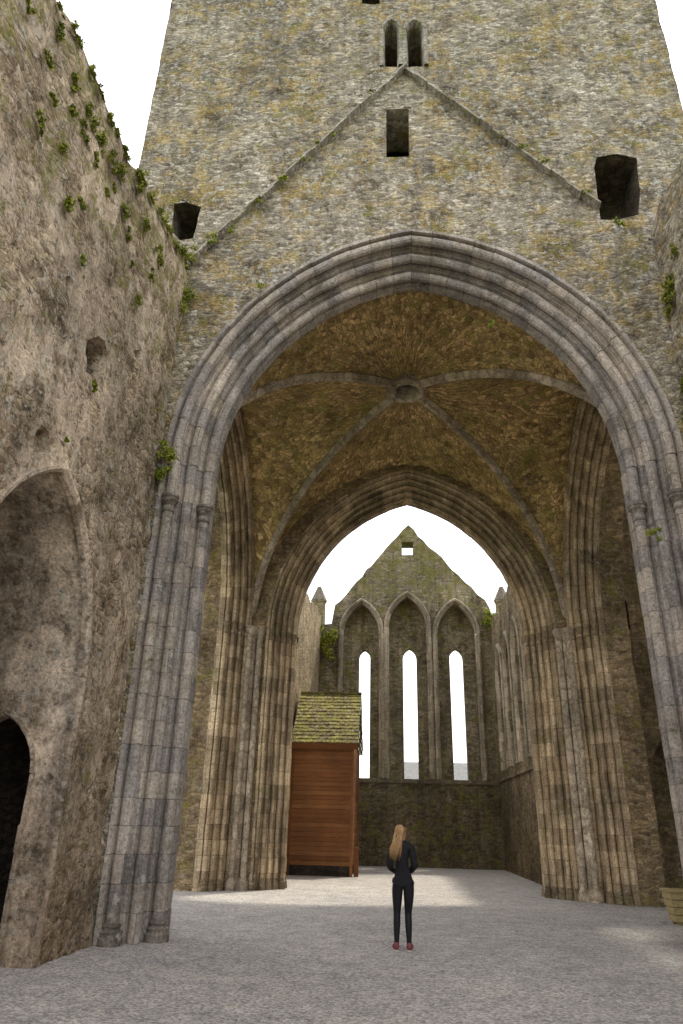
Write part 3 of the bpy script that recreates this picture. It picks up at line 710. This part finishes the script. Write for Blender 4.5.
# ================================================================= PLANTS
def clump(p,nrm,size,n,seed,droop=.4,leaf=.024):
    rs=random.Random(seed); bm=bmesh.new(); lay=bm.faces.layers.float.new('tone'); nrm=Vector(nrm).normalized(); p=Vector(p)
    subs=[]
    side=nrm.cross(Vector((0,0,1))).normalized()
    for i in range(max(4,int(5+size*20))): subs.append((p+side*rs.gauss(0,size*.4)+Vector((0,0,rs.gauss(-droop*size*.4,size*.5))),rs.uniform(-.2,.2)))
    for i in range(n):
        sb=rs.choice(subs)
        c=sb[0]+Vector([rs.gauss(0,size*.14) for _ in range(3)])+nrm*abs(rs.gauss(.01,size*.06))
        off=(c-p).dot(nrm)
        if off<0: c-=nrm*(off-.015)
        a=Vector([rs.uniform(-1,1) for _ in range(3)]).normalized(); b=a.cross(nrm+Vector((0,0,.5)))
        if b.length<.1: continue
        b.normalize(); l=leaf*rs.uniform(.5,1.3); w=l*.55
        f=bm.faces.new([bm.verts.new(c+x) for x in (-a*l,b*w-a*l*.1,a*l-Vector((0,0,l*.4)),-b*w-a*l*.1)])
        f[lay]=min(1,max(0,rs.gauss(.6,.22)+sb[1]))
    return bm,p
def plant(name,p,nrm,size,n,seed,label,group=None,**k):
    bm,p=clump(p,nrm,size,n,seed,**k)
    for v_ in bm.verts: v_.co-=p
    o=obj(name,bm,M_leaf); o.location=p; tag(o,label,'plant',group); return o
sd=0
for (x,y,s) in ((38,122,.13),(90,118,.2),(82,130,.16),(100,140,.2),(110,160,.16),(66,197,.16),(122,212,.16),(126,236,.12),(104,190,.1),(158,256,.22),(80,205,.09),(136,300,.1),(80,262,.1),(92,385,.11),(138,186,.16),(60,148,.09),(45,60,.12),(58,30,.12),(72,80,.15),(120,170,.16),(145,225,.16),(150,275,.1),(64,440,.05),(26,5,.1),(50,100,.08),(130,262,.08),(94,160,.1),(112,190,.1),(70,110,.1)):
    sd+=1; u,v=lq(x,y); plant('weed_tuft',fL(u,v,-.03),(1,0,0),s,int(80+1800*s),sd,'small green weed tuft rooted in the face of the left nave wall','weed tufts on the face of the left wall')
for i in range(16):
    sd+=1; y=10.9-i*.38-rr_.random()*.3; s=rr_.uniform(.1,.22)
    plant('weed_tuft',fL(y,ltop(y)+rr_.uniform(-.16,.0),-.02),(1,0,.4),s,int(120+1800*s),sd,'green weed tuft growing on the broken top of the left nave wall','weed tufts along the top of the left wall')
for (x,y,s) in ((306,164,.11),(284,184,.14),(232,236,.12),(214,242,.2),(318,148,.09),(334,140,.08),(520,152,.13),(500,140,.08),(543,166,.1),(585,198,.1),(260,206,.08),(372,96,.07)):
    sd+=1; X,Z=q(x,y); plant('weed_tuft',(X,D1-.14,Z),(0,-1,0),s,int(80+1400*s),sd,'small green weed tuft sprouting along the gable line on the tower','weed tufts along the gable line')
for (x,y,s) in ((672,282,.34),(664,300,.2),(657,332,.14),(668,410,.16),(674,432,.2),(676,250,.15)):
    sd+=1; u,v=onX(x,y,5.12,KR); u=min(u,11.0); plant('weed_tuft',fR(u,v,-.03),(-1,0,0),s,int(80+1900*s),sd,'green weed tuft hanging on the nave wall at the right edge','weed tufts on the right wall')
for (x,y,s,n,l) in ((184,300,.36,1600,'ivy trailing in the corner between left wall and tower'),(166,462,.32,1400,'ivy hanging beside the capital of the left front pier'),(617,228,.16,250,'fern tuft under the broken square hole high on the tower'),(650,536,.12,220,'little fern on the shaft of the right front pier'),(190,262,.22,600,'leafy fern where the gable line meets the left wall'),(490,327,.1,130,'tiny fern above the right haunch of the great arch'),(262,290,.1,130,'tiny fern above the left haunch of the great arch')):
    sd+=1; X,Z=q(x,y); plant('ivy' if 'ivy' in l else 'fern',(X,D1-.14,Z),(0,-1,0),s,n,sd,l,leaf=.027)
for (x,y,s,l) in ((327,640,.7,'ivy clump on the left end of the far gable wall'),(490,620,.45,'ivy clump on the right shoulder of the far gable wall')):
    sd+=1; X,Z=onY(x,y,D3-.2); plant('ivy',(X,D3-.2,Z),(0,-1,0),s,1300,sd,l,leaf=.065)
# ================================================================= LIGHT
az,el=R(34),R(64)
sd_=Vector((math.sin(az)*math.cos(el),math.cos(az)*math.cos(el),math.sin(el)))
sl=bpy.data.lights.new('sun','SUN'); sl.energy=3.6; sl.angle=R(4); sl.color=(1,.92,.78)
so=bpy.data.objects.new('sun',sl); col.objects.link(so); so.rotation_euler=sd_.to_track_quat('Z','Y').to_euler()
w=bpy.data.worlds.new('World'); bpy.context.scene.world=w; w.use_nodes=True; nt=w.node_tree; nt.nodes.clear()
sky=nt.nodes.new('ShaderNodeTexSky'); sky.sky_type='NISHITA'; sky.sun_disc=False; sky.sun_elevation=el; sky.sun_rotation=az; sky.dust_density=3
b1=nt.nodes.new('ShaderNodeBackground'); b1.inputs[1].default_value=.12; nt.links.new(sky.outputs[0],b1.inputs[0])
b2=nt.nodes.new('ShaderNodeBackground'); b2.inputs[0].default_value=(1,.97,.93,1); b2.inputs[1].default_value=1.8
ad=nt.nodes.new('ShaderNodeAddShader'); ou=nt.nodes.new('ShaderNodeOutputWorld')
nt.links.new(b1.outputs[0],ad.inputs[0]); nt.links.new(b2.outputs[0],ad.inputs[1]); nt.links.new(ad.outputs[0],ou.inputs[0])
sc=bpy.context.scene; sc.view_settings.view_transform='Standard'; sc.view_settings.look='None'; sc.view_settings.exposure=0
